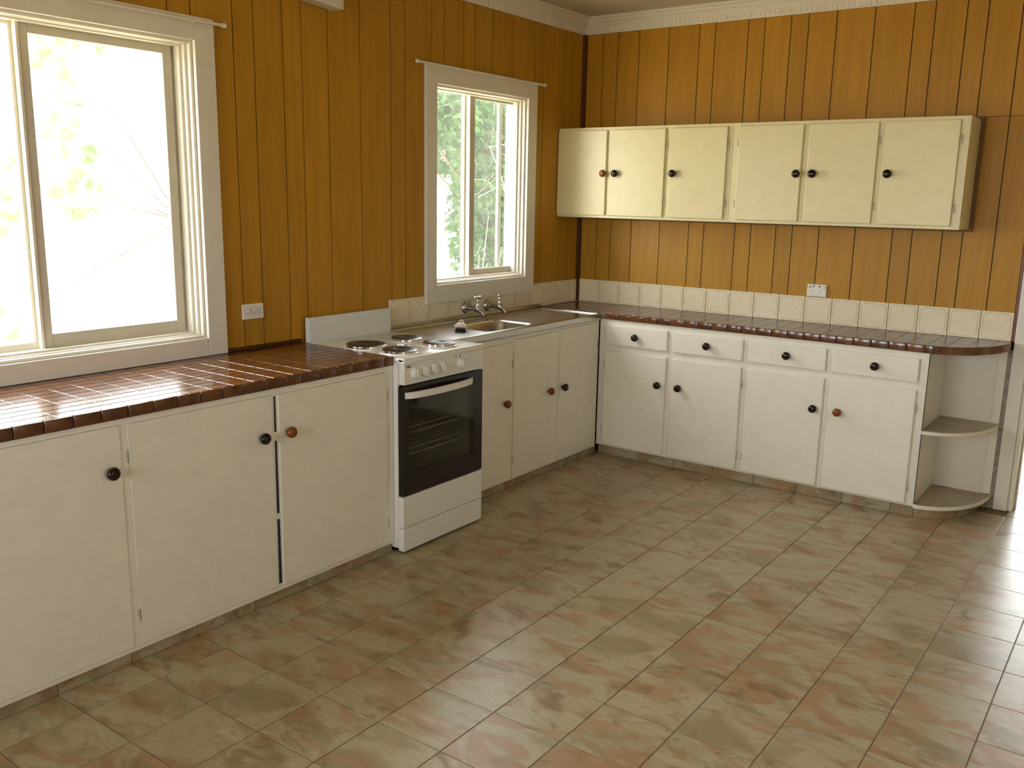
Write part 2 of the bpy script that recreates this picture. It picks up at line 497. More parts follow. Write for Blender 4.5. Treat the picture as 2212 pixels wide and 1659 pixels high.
for c in cells[:300]: place(floor_tile_mesh, 'floor_tile', floor, (c[0], c[1], 0))
for cx, cy in cells[300:]: rest.box(cx - TX / 2 + .0016, cx + TX / 2 - .0016, cy - TY / 2 + .0016, cy + TY / 2 - .0016, -0.004, 0)
tag(rest.build('floor_tiles_beyond', 'marbled_vinyl', floor), kind='stuff')

# ------------------------------------------------------------------ left wall
W1 = (-4.62, -2.945, 0.975, 2.165)   # clear openings (y0, y1, z0, z1)
W2 = (-1.475, -0.640, 1.100, 2.155)
wl = MB()
for a, b, c, d in rects_minus(YR - 0.1, 0.0, -0.1, ZC + 0.1, [W1, W2]): wl.box(-0.14, -0.0055, a, b, c, d)
wall_left = tag(wl.build('wall_left', 'groove_brown'), kind='structure')
GL = [0.0, .145, .242, .456, .562, .777, .979, 1.139, 1.238, 1.398, 1.5, 1.704, 1.81, 2.019, 2.223, 2.379, 2.485, 2.641, 2.746, 2.945, 3.048, 3.253,
      3.355, 3.46, 3.62, 3.82, 4.02, 4.12, 4.27, 4.37, 4.53, 4.73, 4.93, 5.03, 5.24, 5.34, 5.5, 5.7, 5.9, 6.0, 6.2, 6.4, 6.6, 6.8, 7.0, 7.2, 7.4]
for a, b in zip(GL[:-1], GL[1:]):
    mb = MB()
    for y0, y1, z0, z1 in rects_minus(-b + 0.0025, -a - 0.0025, 0.0, ZC - 0.02, [W1, W2]):
        mb.box(-0.009, 0.0, y0, y1, z0, z1)
    mb.build('wall_panel_board', 'wood_panel', wall_left)

# ------------------------------------------------------------------ back wall
DX0, DX1 = 2.745, 3.56     # doorway
wb = MB()
for a, b, c, d in rects_minus(-0.14, XR + 0.1, -0.1, ZC + 0.1, [(DX0 - 0.02, DX1 + 0.02, -0.2, 2.07)]): wb.box(a, b, 0.0055, 0.12, c, d)
wall_back = tag(wb.build('wall_back', 'groove_brown'), kind='structure')
GB = [0.0, .14, .245, .398, .6, .80, .90, 1.102, 1.202, 1.353, 1.452, 1.606, 1.806, 2.004, 2.105, 2.255, 2.353, 2.505, 2.641]
for k, (a, b) in enumerate(zip(GB[:-1], GB[1:])):
    mb = MB()
    if a > 2.34:
        mb.box(a + .0025, b - .0025, 0, .009, 0, 2.021); mb.box(a + .0025, b - .0025, 0, .009, 2.0235, ZC - 0.02)
    else:
        mb.box(a + .0025, b - .0025, 0, .009, 0, ZC - 0.02)
    mb.build('wall_panel_board', 'wood_panel', wall_back)
xs = [2.66, 2.72, 2.82, 2.97, 3.07, 3.27, 3.47, 3.57, 3.72, 3.82, 4.02, 4.22, 4.42, 4.52, 4.72, 4.92, 5.02, 5.22, 5.42, 5.6]
for a, b in zip(xs[:-1], xs[1:]):
    mb = MB()
    for u0, u1, z0, z1 in rects_minus(a + .0025, b - .0025, 0, ZC - .02, [(2.70, DX1 + 0.02, -.1, 2.07)]): mb.box(u0, u1, 0, .009, z0, z1)
    if len(mb.bm.verts): mb.build('wall_panel_board', 'wood_panel', wall_back)
    else: mb.bm.free()

# right and rear walls (behind the camera), ceiling
wrt = MB()
for a, b, c, d in rects_minus(YR - 0.1, 2.6, -0.1, ZC + 0.1, [(-4.95, -3.95, 1.0, 2.0)]): wrt.box(XR, XR + 0.1, a, b, c, d)
tag(wrt.build('wall_right', 'wall_paint'), kind='structure')
W3 = (0.4, 2.6, 0.9, 2.2)
wr = MB()
for a, b, c, d in rects_minus(-0.14, XR + 0.1, -0.1, ZC + 0.1, [W3]): wr.box(a, b, YR - 0.1, YR, c, d)
tag(wr.build('wall_rear', 'wood_panel'), kind='structure')
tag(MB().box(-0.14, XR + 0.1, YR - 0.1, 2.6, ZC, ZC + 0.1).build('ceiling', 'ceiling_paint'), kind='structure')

# hall beyond the doorway
tag(MB().box(1.75, 1.85, 0.12, 2.5, -0.1, ZC).build('wall_hall', 'wall_paint'), kind='structure')
hf = MB()
for a, b, c, d in rects_minus(1.85, XR, -0.1, ZC, [(1.95, 3.55, 0.0, 2.1)]): hf.box(a, b, 2.4, 2.5, c, d)
tag(hf.build('wall_hall_far', 'wall_paint'), kind='structure')

# roof with eaves and verandah overhangs, unseen, added to keep direct sun off the panes
rf = MB(); rf.box(-0.75, XR + 0.9, YR - 2.4, 3.3, ZC + 0.1, ZC + 0.2)
tag(rf.build('shade_roof', 'roof_sheet'), kind='structure')

# ------------------------------------------------------------------ cornice, beads
def cornice(name, along, length, sgn):
    t = struct(name)
    prof = [(0, 2.604), (0.014, 2.604), (0.017, 2.612), (0.022, 2.640), (0.040, 2.655), (0.040, 2.663), (0.056, 2.672), (0.064, 2.683), (0.080, 2.684), (0.080, 2.7), (0, 2.7)]
    mb = MB()
    if along == 'y': mb.prism([(p, z) for p, z in prof], -length, 0.0, axis='y')
    else: mb.prism([(-p, z) for p, z in prof], 0.0, length, axis='x')
    mb.build('moulding', 'plaster_cornice', t)
    mb = MB(); k = 0.03
    while k < length:
        if along == 'y': mb.box(0.010, 0.0235, -k - 0.017, -k, 2.611, 2.643, bev=0.003, seg=1)
        else: mb.box(k, k + 0.017, -0.0235, -0.010, 2.611, 2.643, bev=0.003, seg=1)
        k += 0.029
    tag(mb.build('dentil_band', 'plaster_cornice', t), kind='stuff')
cornice('trim_1', 'y', 7.4, 1)
cornice('trim_2', 'x', XR, 1)
tag(MB().prism([(0, 0), (0.024, 0), (0.024 * .92, -0.010), (0.024 * .7, -0.024 * .7), (0.010, -0.024 * .92), (0, -0.024)], ZB, 2.606, 'z').build('trim_3', 'dark_bead', smooth=True), kind='structure')
tag(MB().box(2.641, 2.655, -0.007, 0.004, 0.90, ZC - 0.02, bev=0.003).build('trim_4', 'red_bead'), kind='structure')

# ------------------------------------------------------------------ doorway
door = struct('door_1', (2.75, 0, 0))
box_part('architrave_board', 'trim_paint', door, 2.656, 2.722, -0.020, 0.002, 0, 2.14, bev=0.004)
box_part('architrave_board', 'trim_paint', door, DX1 + .02, DX1 + .09, -0.020, 0.002, 0, 2.14, bev=0.004)
box_part('architrave_board', 'trim_paint', door, 2.722, DX1 + .02, -0.020, 0.002, 2.07, 2.14, bev=0.004)
box_part('door_jamb', 'trim_paint', door, 2.722, DX0, -0.006, 0.14, 0, 2.07, bev=0.003)
box_part('door_jamb', 'trim_paint', door, DX1, DX1 + .02, -0.006, 0.14, 0, 2.07, bev=0.003)
box_part('door_stop', 'trim_paint', door, DX0, DX0 + 0.010, 0.06, 0.10, 0, 2.05, bev=0.002)
box_part('door_head', 'trim_paint', door, 2.722, DX1 + .02, -0.006, 0.14, 2.05, 2.07, bev=0.003)
hd = struct('door_2', (2.75, 2.45, 0))
for a, b in ((1.95, 2.0), (2.72, 2.79), (3.5, 3.55)): box_part('stile', 'trim_paint', hd, a, b, 2.43, 2.47, 0, 2.1)
for c, d in ((0.0, 0.10), (2.02, 2.1)): box_part('rail', 'trim_paint', hd, 2.0, 3.5, 2.432, 2.468, c, d)
for a, b in ((2.0, 2.72), (2.79, 3.5)): box_part('pane', 'window_glass', hd, a, b, 2.448, 2.452, 0.10, 2.02)

# ------------------------------------------------------------------ windows
def window_left(name, op, arch, midy, stile, rstile, zs, extra=None):
    y0, y1, z0, z1 = op; ay0, ay1, az0, az1 = arch
    w = struct(name, (0, (y0 + y1) / 2, z0))
    box_part('architrave_board', 'trim_paint', w, 0.0, 0.020, y1, ay1, az0, az1, bev=0.003)
    box_part('architrave_board', 'trim_paint', w, 0.0, 0.020, ay0, y0, az0, az1, bev=0.003)
    box_part('architrave_board', 'trim_paint', w, 0.0, 0.020, y0, y1, z1, az1, bev=0.003)
    box_part('architrave_board', 'trim_paint', w, 0.0, 0.020, y0, y1, az0, z0, bev=0.003)
    # reveal lining with two stepped beads
    t = 0.012
    box_part('reveal_lining', 'trim_paint', w, -0.14, 0.0, y1 - t, y1, z0, z1)
    box_part('reveal_lining', 'trim_paint', w, -0.14, 0.0, y0, y0 + t, z0, z1)
    box_part('reveal_lining', 'trim_paint', w, -0.14, 0.0, y0 + t, y1 - t, z1 - t, z1)
    box_part('sill_lining', 'trim_paint', w, -0.15, 0.004, y0 + t, y1 - t, z0, z0 + t, bev=0.003)
    for q0, q1, e in ((-0.038, -0.020, 0.024), (-0.075, -0.038, 0.036)):
        b = MB()
        b.box(q0, q1, y1 - e, y1 - t, z0 + t, z1 - t, bev=0.003); b.box(q0, q1, y0 + t, y0 + e, z0 + t, z1 - t, bev=0.003)
        b.box(q0, q1, y0 + e, y1 - e, z1 - e * 0.6, z1 - t * .5, bev=0.003); b.box(q0, q1, y0 + e, y1 - e, z0 + t * .5, z0 + e * 0.7, bev=0.003)
        b.build('stop_bead', 'trim_paint', w)
    zb, zt, gb, gt = zs
    # fixed light on the outer track
    fx = MB()
    fx.box(-0.122, -0.100, y0 + t, y0 + 0.035, z0 + t, z1 - t); fx.box(-0.122, -0.100, midy - 0.012, midy + 0.02, z0 + t, z1 - t)
    fx.box(-0.122, -0.100, y0 + .035, midy - .012, z0 + t, zb); fx.box(-0.122, -0.100, y0 + .035, midy - .012, zt, z1 - t)
    f = fx.build('fixed_sash', 'sash_pale', w)
    box_part('pane', 'window_glass', f, -0.113, -0.109, y0 + .035, midy - .012, zb, zt)
    # sliding sash on the inner track
    sm = MB()
    sm.box(-0.095, -0.074, stile[0], stile[1], z0 + .02, z1 - t, bev=0.002); sm.box(-0.095, -0.074, rstile[0], rstile[1], z0 + .02, z1 - t, bev=0.002)
    sm.box(-0.094, -0.075, stile[1], rstile[0], z0 + .02, gb, bev=0.002); sm.box(-0.094, -0.075, stile[1], rstile[0], gt, z1 - t, bev=0.002)
    s = sm.build('sliding_sash', 'sash_cream', w)
    box_part('pane', 'window_glass', s, -0.087, -0.083, stile[1], rstile[0], gb, gt)
    box_part('sunlit_edge', 'sash_pale', s, -0.098, -0.070, stile[0] - 0.010, stile[0], z0 + .02, z1 - t)  # paler strip paints in the sunlit outer edge of the stile
    if extra:
        e = MB(); e.box(-0.118, -0.102, extra[0], extra[1], gb - .02, z1 - t)
        e.build('pale_upright', 'sash_pale', w)  # plain pale upright bar outside the sliding pane
    box_part('outer_frame', 'sash_pale', w, -0.135, -0.098, rstile[1] - 0.004, y1 - t, z0 + t, z1 - t)
    return w
window_left('window_1', W1, (-4.71, -2.852, 0.899, 2.256), -3.60, (-3.590, -3.556), (-3.030, -2.992), (1.022, 2.135, 1.050, 2.112))
window_left('window_2', W2, (-1.562, -0.548, 0.999, 2.248), -1.09, (-1.080, -1.036), (-0.668, -0.650), (1.124, 2.145, 1.160, 2.120), extra=(-0.772, -0.742))
w3 = struct('fill_window_rear', (1.5, YR, 0.9))  # unseen rear window, added to lift the room's brightness
for a, b in ((0.4, 0.46), (1.47, 1.53), (2.54, 2.6)): box_part('stile', 'trim_paint', w3, a, b, YR - 0.07, YR - 0.03, 0.9, 2.2)
for c, d in ((0.9, 0.96), (2.14, 2.2)): box_part('rail', 'trim_paint', w3, 0.46, 2.54, YR - 0.068, YR - 0.032, c, d)
for a, b in ((0.46, 1.47), (1.53, 2.54)): box_part('pane', 'window_glass', w3, a, b, YR - 0.052, YR - 0.048, 0.96, 2.14)
w4 = struct('fill_window_right', (XR, -4.45, 1.0))  # unseen side window, added to brighten the left cabinet faces
for a, b in ((-4.95, -4.90), (-4.0, -3.95)): box_part('stile', 'trim_paint', w4, XR + 0.03, XR + 0.07, a, b, 1.0, 2.0)
for c, d in ((1.0, 1.05), (1.95, 2.0)): box_part('rail', 'trim_paint', w4, XR + 0.032, XR + 0.068, -4.90, -4.0, c, d)
box_part('pane', 'window_glass', w4, XR + 0.048, XR + 0.052, -4.90, -4.0, 1.05, 1.95)

# ------------------------------------------------------------------ splashback tiles
sm_ = MB(); sm_.box(-0.0755, 0.0755, -0.0085, 0.0, -0.0745, 0.0745, bev=0.003, seg=2)
splash_mesh = mesh_of(sm_, 'splash_tile', 'cream_border_tile')
box_part('grout_bed', 'pale_grout', wall_back, 0.022, 2.64, -0.0045, 0.0, ZB - 0.01, 1.046)
for i in range(17): place(splash_mesh, 'splash_tile', wall_back, (0.0223 + (i + .5) * 0.154, -0.0002, 0.9725))
box_part('grout_bed', 'pale_grout', wall_left, 0.0, 0.0045, -1.842, -0.004, 0.87, 1.044)
for i in range(11): place(splash_mesh, 'splash_tile', wall_left, (0.0002, -1.842 + (i + .5) * 0.1595 + 0.0, 0.970), H).scale.x = 1.03
cut = MB(); cut.box(-0.031, 0.031, -0.0085, 0.0, -0.0745, 0.0745, bev=0.003)
place(mesh_of(cut, 'splash_tile_cut', 'cream_border_tile'), 'splash_tile', wall_left, (0.0002, -0.054, 0.970), H)

# ------------------------------------------------------------------ knobs and hinges
KN = [(0.0, 0.0), (0.0095, 0.0), (0.0095, 0.003), (0.0085, 0.006), (0.0100, 0.009), (0.0160, 0.0115), (0.0206, 0.0165), (0.0222, 0.0225),
      (0.0212, 0.0285), (0.0170, 0.0340), (0.0095, 0.0368), (0.0, 0.0374)]
def knob(parent, loc, d, material):
    o = MB().lathe(KN, axis_m(loc, d), 24).build('knob', material, parent)
    if material == 'knob_timber': o['label'] = 'orange-brown turned timber knob'
    else: o['label'] = 'glossy dark brown knob'
    return o
def hinge(parent, loc, axis):
    """small barrel hinge standing upright at loc"""
    x, y, z = loc; b = MB()
    b.tube([(x, y, z - .022), (x, y, z + .022)], 0.0030, 8)
    if axis == 'x': b.box(x - .002, x + .001, y - .005, y + .005, z - .020, z + .020)
    else: b.box(x - .005, x + .005, y - .001, y + .002, z - .020, z + .020)
    return b.build('hinge', 'hinge_brass', parent)

# ------------------------------------------------------------------ left base cabinet
XL = 0.592
lc = thing('base_cabinet', 'long cream base cabinet with three flush doors under the big window', 'cabinet', (0.3, -3.55, 0))
LCE, LCS = -2.436, -4.95
box_part('carcass', 'cream_paint', lc, 0.012, XL - 0.020, LCS, LCE, 0.055, 0.8575)
fr = MB()
LD = [(-4.335, -3.709, 0.064, 0.838), (-3.682, -3.093, 0.064, 0.836), (-3.066, -2.478, 0.064, 0.832)]
for a, b, c, d in rects_minus(LCS, LCE, 0.046, 0.8575, [(p - .0012, q + .0012, r - .0012, s + .0012) for p, q, r, s in LD] + [(-4.93, -4.36, .062, .840)]):
    fr.box(XL - 0.022, XL - 0.001, a, b, c, d)
fr.build('face_frame', 'cream_paint', lc)
kts = ['knob_dark', 'knob_dark', 'knob_timber']
for k, (a, b, c, d) in enumerate(LD + [(-4.93, -4.362, .064, .838)]):
    dr = box_part('door', 'cream_paint', lc, XL - 0.022, XL + (0.0025, 0.002, 0.006, 0.002)[k], a, b, c, d, bev=0.0015)
    if k < 3:
        knob(dr, (XL + (0.0025, 0.002, 0.006)[k], (-3.752, -3.146, -3.024)[k], (0.690, 0.680, 0.682)[k]), (1, 0, 0), kts[k])
    if k == 1:
        hinge(dr, (XL + 0.001, -3.689, 0.73), 'x'); hinge(dr, (XL + 0.001, -3.683, 0.17), 'x')
    if k == 2:
        hinge(dr, (XL + 0.003, -2.474, 0.73), 'x'); hinge(dr, (XL + 0.003, -2.474, 0.15), 'x')
for c, d in ((0.075, 0.34), (0.365, 0.655), (0.69, 0.828)):
    mb = MB(); mb.prism([(-3.0795 - .003 - .004 * (1 - c), c), (-3.0795 + .003 + .004 * (1 - c), c), (-3.0795 + .003 + .004 * (1 - d), d), (-3.0795 - .003 - .004 * (1 - d), d)], XL - .004, XL + .0005, 'x')
    tag(mb.build('bare_edge_strip', 'navy_edge', lc), 'navy blue strip showing in the gap between two doors')
def kick_run(parent, axis, front, lo, hi, joint0, pitch, inner):
    k = joint0
    while k > lo: k -= pitch
    while k < hi:
        a, b = max(k, lo), min(k + pitch, hi)
        if b - a > 0.01:
            if axis == 'y': box_part('kick_tile', 'marbled_vinyl', parent, inner, front, a + .001, b - .001, 0.001, 0.058, bev=0.001)
            else: box_part('kick_tile', 'marbled_vinyl', parent, a + .001, b - .001, front, inner, 0.001, 0.060, bev=0.001)
        k += pitch
kick_run(lc, 'y', XL - 0.012, LCS, LCE, TY0, TY, XL - 0.024)

# ------------------------------------------------------------------ tiled worktops
lw = thing('tiled_worktop', 'left worktop of glossy brown tiles below the big window beside the stove', 'worktop', (0.3, -3.6, ZB))
WE = -2.434
box_part('substrate', 'grout', lw, 0.002, 0.590, LCS, WE - 0.004, 0.858, ZB - 0.0015)
TW, TL = 0.0577, 0.0912
t = MB(); t.box(-TW / 2 + .0021, TW / 2 - .0021, -TL / 2 + .0014, TL / 2 - .0014, -0.008, 0.0, bev=0.0014, seg=1)
tile_l = mesh_of(t, 'worktop_tile', 'brown_glazed_tile')
t = MB(); t.box(-0.0045, 0.0045, -TL / 2 + .0012, TL / 2 - .0012, -0.0405, 0.0, bev=0.0035, seg=2)
edge_l = mesh_of(t, 'edge_tile', 'brown_glazed_tile', True)
y = -3.166 + 8 * TL
while y - TL / 2 > -4.95:
    a, b = max(y - TL, -4.95), min(y, WE)
    if b - a > 0.012:
        for r in range(10):
            xc = 0.589 - (r + .5) * TW
            if b - a > TL - .001: place(tile_l, 'worktop_tile', lw, (xc, (a + b) / 2, ZB))
            else:
                lo, hi = xc - TW / 2 + .0014, xc + TW / 2 - .0014
                MB().box(lo, hi, a + .0014, b - .0014, ZB - .008, ZB, bev=.0022).build('worktop_tile', 'brown_glazed_tile', lw)
    y -= TL
y = -3.129 + 8 * TL
while y - TL / 2 > -4.95:
    a, b = max(y - TL, -4.95), min(y, WE)
    if b - a > 0.012:
        if b - a > TL - .001: place(edge_l, 'edge_tile', lw, (0.5945, (a + b) / 2, ZB + 0.001))
        else: MB().box(0.590, 0.599, a + .0012, b - .0012, ZB - .0395, ZB + .001, bev=.0035).build('edge_tile', 'brown_glazed_tile', lw, True)
    y -= TL
box_part('wall_strip', 'dark_bead', lw, 0.001, 0.016, LCS, -2.434, ZB, ZB + 0.016, bev=0.004)

YB = -0.446
bw = thing('tiled_worktop', 'brown tiled worktop with a rounded end below the wall cabinets', 'worktop', (1.3, -0.22, ZB))
CXE, RA, RB = 2.345, 0.300, 0.452
def ell(a, b, n=20, cx=CXE):
    return [(cx + a * math.sin(k / n * H), -b * math.cos(k / n * H)) for k in range(n + 1)]
sub = MB(); sub.prism([(0.002, -0.002), (0.002, YB + .004), (CXE, YB + .004)] + ell(RA - .008, -YB - .004)[1:-1] + [(CXE + RA - .008, -0.002)], 0.858, ZB - .0015, 'z')
sub.build('substrate', 'grout', bw)
PT, RW = 0.0873, 0.0545
t = MB(); t.box(-PT / 2 + .0014, PT / 2 - .0014, -RW / 2 + .0014, RW / 2 - .0014, -0.008, 0.0, bev=0.0014, seg=1)
tile_b = mesh_of(t, 'worktop_tile', 'brown_glazed_tile')
x = 2.324 - 26 * PT
SX1, SY1 = 0.463, -0.500
while x < CXE + RA:
    for r in range(8):
        ya, yb = YB + .006 + r * RW, YB + .006 + (r + 1) * RW
        a, b = max(x, 0.002), x + PT
        if b - a < 0.012: continue
        corners = [(u, v) for u in (a, b) for v in (ya, yb)]
        def inside(u, v): return u <= CXE or ((u - CXE) / RA) ** 2 + (v / RB) ** 2 <= 0.985
        ins = [inside(*q) for q in corners]
        yb2 = min(yb, -0.009)
        if not any(ins): continue
        if all(ins) and b - a > PT - .001 and yb < -0.009:
            place(tile_b, 'worktop_tile', bw, ((a + b) / 2, (ya + yb) / 2, ZB))
        else:
            # trimmed tile: sample the outline and keep the part inside the curve
            n = 6; top = []; 
            us = [a + .0014 + (b - a - .0028) * k / n for k in range(n + 1)]
            lowb = []
            for u in us:
                if u <= CXE: lim = ya + .0014
                else:
                    q = 1 - ((u - CXE) / RA) ** 2
                    lim = max(ya + .0014, -RB * math.sqrt(q) + .004) if q > 0 else 1.0
                if lim < yb2 - .004: lowb.append((u, lim))
            if len(lowb) >= 2:
                poly = lowb + [(lowb[-1][0], yb2 - .0014), (lowb[0][0], yb2 - .0014)]
                MB().prism(poly, ZB - .008, ZB, 'z').build('worktop_tile', 'brown_glazed_tile', bw)
    x += PT
t = MB(); t.box(-PT / 2 + .0012, PT / 2 - .0012, -0.0045, 0.0045, -0.0405, 0.0, bev=0.0035, seg=2)
edge_b = mesh_of(t, 'edge_tile', 'brown_glazed_tile', True)
x = 2.324 - 21 * PT
while x < CXE - 0.001:
    a, b = max(x, 0.474), min(x + PT, CXE + 0.02)
    if b - a > PT - .002: place(edge_b, 'edge_tile', bw, ((a + b) / 2, YB - 0.0005, ZB + .001))
    elif b - a > 0.008: MB().box(a + .001, b - .001, YB - .005, YB + .004, ZB - .0395, ZB + .001, bev=.003).build('edge_tile', 'brown_glazed_tile', bw, True)
    x += PT
mb = MB()
outer = ell(RA + .004, -YB + .005, 28); inner = ell(RA - .006, -YB - .005, 28)
ring = [p for p in outer if p[0] > CXE + 0.02] + [p for p in reversed(inner) if p[0] > CXE + 0.02]
mb.prism(ring, ZB - .0395, ZB + .001, 'z'); mb.build('curved_edge', 'brown_glazed_tile', bw)

# ------------------------------------------------------------------ back base cabinet
bc = thing('base_cabinet', 'cream base cabinet with four drawers over four doors below the wall cabinets', 'cabinet', (1.4, -0.22, 0))
YF = -0.436
box_part('carcass', 'cream_paint', bc, 0.47, CXE - 0.016, YF + 0.004, -0.002, 0.060, 0.857)
box_part('end_panel', 'cream_paint', bc, CXE - 0.016, CXE, YF, -0.003, 0.060, 0.857)
cols = [(0.496, 0.917), (0.952, 1.382), (1.416, 1.845), (1.875, 2.306)]
ff = MB()
for a, b, c, d in rects_minus(0.452, CXE, 0.060, 0.857, [(p + .012, q - .012, 0.082, 0.655) for p, q in cols] + [(p + .012, q - .012, 0.715, 0.815) for p, q in cols]):
    ff.box(a, b, YF - 0.001, YF + 0.018, c, d)
ff.build('face_frame', 'cream_paint', bc)
kx = [(0.873, 'knob_dark'), (1.008, 'knob_dark'), (1.801, 'knob_dark'), (1.930, 'knob_timber')]
for k, (a, b) in enumerate(cols):
    dw_ = box_part('drawer', 'cream_paint', bc, a, b, YF - 0.016, YF - 0.001, 0.703, 0.827, bev=0.006)
    knob(dw_, ((0.710, 1.171, 1.635, 2.097)[k], YF - 0.016, 0.766), (0, -1, 0), 'knob_dark')
    dd = box_part('door', 'cream_paint', bc, a, b, YF - 0.016, YF - 0.001, 0.070, 0.667, bev=0.006)
    knob(dd, (kx[k][0], YF - 0.016, 0.498), (0, -1, 0), kx[k][1])
    hx = (a - .004, b + .004, a - .004, b + .004)[k]
    for hz in (0.57, 0.155): hinge(dd, (hx, YF - .006, hz), 'y')
kick_run(bc, 'x', YF + 0.012, 0.462, CXE, TX0, TX, YF + 0.024)

# ------------------------------------------------------------------ curved end shelves
cs = thing('corner_shelf_unit', 'open curved end shelves with two quarter-round boards beside the doorway', 'shelves', (2.48, -0.2, 0))
box_part('back_panel', 'cream_paint', cs, CXE, 2.600, -0.006, -0.001, 0.06, 0.857)
box_part('back_strip', 'cream_paint', cs, 2.592, 2.634, -0.012, -0.001, 0.075, 0.857, bev=0.002)
box_part('plaster_gap', 'plaster_rough', cs, 2.634, 2.656, -0.005, -0.001, 0.05, 0.856)
box_part('wall_skirting', 'plaster_rough', cs, 2.50, 2.655, -0.010, -0.001, 0.0, 0.052)
for z0, z1 in ((0.444, 0.462), (0.052, 0.073)):
    s = MB(); s.prism([(CXE + .001, -0.007)] + ell(0.291, 0.440, 24)[0:] [:-1] + [(CXE + 0.291, -0.007)], z0, z1 - .0015, 'z')
    sh = s.build('shelf', 'cream_paint', cs)
    s = MB(); s.prism([(CXE + .002, -0.007)] + ell(0.287, 0.436, 24)[:-1] + [(CXE + 0.287, -0.007)], z1 - .0015, z1, 'z')
    s.build('shelf_covering', 'marbled_vinyl', sh)
mb = MB()
o_ = ell(0.250, 0.420, 18); i_ = ell(0.238, 0.408, 18)
mb.prism(o_ + i_[::-1], 0.001, 0.052, 'z'); mb.build('curved_kick', 'marbled_vinyl', cs)

# ------------------------------------------------------------------ wall cabinets
YW = -0.289
def wall_cabinet(x0, x1, doors, knobs, label, hinges):
    wc = thing('wall_cabinet', label, 'cabinet', ((x0 + x1) / 2, -0.14, 1.46), 'wall cabinets')
    c = MB()
    box_part('carcass', 'yellowed_paint', wc, x0, x1, YW + 0.030, -0.0175, 1.4615, 2.0075, bev=0.002)
    f = MB()
    for a, b, cc, d in rects_minus(x0, x1, 1.4615, 2.0075, [(p + .01, q - .01, 1.488, 1.980) for p, q in doors]):
        f.box(a, b, YW + 0.015, YW + 0.032, cc, d)
    f.build('face_frame', 'yellowed_paint', wc)
    for (a, b), (kxx, km), hx in zip(doors, knobs, hinges):
        d = box_part('door', 'yellowed_paint', wc, a, b, YW, YW + 0.0150, 1.477, 1.990, bev=0.004)
        knob(d, (kxx, YW, 1.731), (0, -1, 0), km)
        if hx:
            for hz in (1.90, 1.565): hinge(d, (hx, YW + .009, hz), 'y')
    return wc
wall_cabinet(0.004, 1.168, [(0.006, 0.360), (0.378, 0.755), (0.792, 1.140)], [(0.352, 'knob_timber'), (0.434, 'knob_dark'), (0.820, 'knob_dark')],
             'cream wall cabinet in the room corner, one of its three knobs orange-brown', [None, 0.761, 1.146])
wall_cabinet(1.170, 2.381, [(1.210, 1.571), (1.603, 1.958), (1.989, 2.340)], [(1.553, 'knob_dark'), (1.640, 'knob_dark'), (2.023, 'knob_dark')],
             'cream wall cabinet at the doorway end with three dark knobs', [1.204, 1.964, 2.347])
bb = MB(); bb.box(0.002, 2.399, -0.017, 0.0, 1.447, 2.022, bev=0.002)
tag(bb.build('trim_5', 'brown_batten'), kind='structure')

# ------------------------------------------------------------------ sink cabinet
XS = 0.452
skc = thing('sink_cabinet', 'cream cupboard with three flush doors under the steel sink', 'cabinet', (0.23, -1.2, 0))
box_part('carcass', 'cream_paint', skc, 0.012, XS - 0.02, -1.858, -0.47, 0.05, 0.700)
SD = [(-1.80, -1.366, 0.050, 0.815), (-1.345, -0.905, 0.052, 0.828), (-0.888, -0.470, 0.055, 0.835)]
ff = MB()
for a, b, c, d in rects_minus(-1.858, -0.452, 0.046, 0.852, [(p - .0012, q + .0012, r - .0012, s + .0012) for p, q, r, s in SD]):
    ff.box(XS - 0.02, XS - .001, a, b, c, d)
ff.build('face_frame', 'cream_paint', skc)
for k, (a, b, c, d) in enumerate(SD):
    dr = box_part('door', 'cream_paint', skc, XS - .02, XS + (0.002, 0.004, 0.003)[k], a, b, c, d, bev=0.002)
    knob(dr, (XS + .004, (-1.425, -1.003, -0.857)[k], (0.490, 0.492, 0.493)[k]), (1, 0, 0), ('knob_timber', 'knob_timber', 'knob_dark')[k])
    if k == 1:
        hinge(dr, (XS + .003, -1.352, 0.70), 'x'); hinge(dr, (XS + .003, -1.342, 0.16), 'x')
    if k == 2:
        hinge(dr, (XS + .002, -0.463, 0.70), 'x')
kick_run(skc, 'y', XS - 0.012, -1.858, YF + .012, TY0, TY, XS - 0.024)

# ------------------------------------------------------------------ sink bench
sb = thing('sink_bench', 'stainless steel sink bench with one bowl between two drainers', 'sink', (0.23, -1.2, 0.85))
ZS = 0.886
def rrect(x0, x1, y0, y1, r, n=6):
    out = []
    for cx, cy, a0 in ((x1 - r, y1 - r, 0), (x0 + r, y1 - r, 90), (x0 + r, y0 + r, 180), (x1 - r, y0 + r, 270)):
        for k in range(n + 1):
            a = math.radians(a0 + 90 * k / n); out.append((cx + r * math.cos(a), cy + r * math.sin(a)))
    return out
BX0, BX1, BY0, BY1 = 0.150, 0.415, -1.520, -1.100
bmk = bmesh.new()
outer = [bmk.verts.new((x, y, ZS)) for x, y in ((0.006, -1.862), (0.452, -1.862), (0.452, -0.4545), (0.006, -0.4545))]
inn = [bmk.verts.new((x, y, ZS)) for x, y in rrect(BX0, BX1, BY0, BY1, 0.05)]
es = [bmk.edges.new((l[i], l[(i + 1) % len(l)])) for l in (outer, inn) for i in range(len(l))]
bmesh.ops.triangle_fill(bmk, edges=es, use_beauty=True, use_dissolve=False)
for f in bmk.faces:
    if f.normal.z < 0: f.normal_flip()
deck = MB(); deck.merge(bmk); deck.build('deck', 'brushed_steel', sb)
bow = MB(); t = bmesh.new(); rings = []
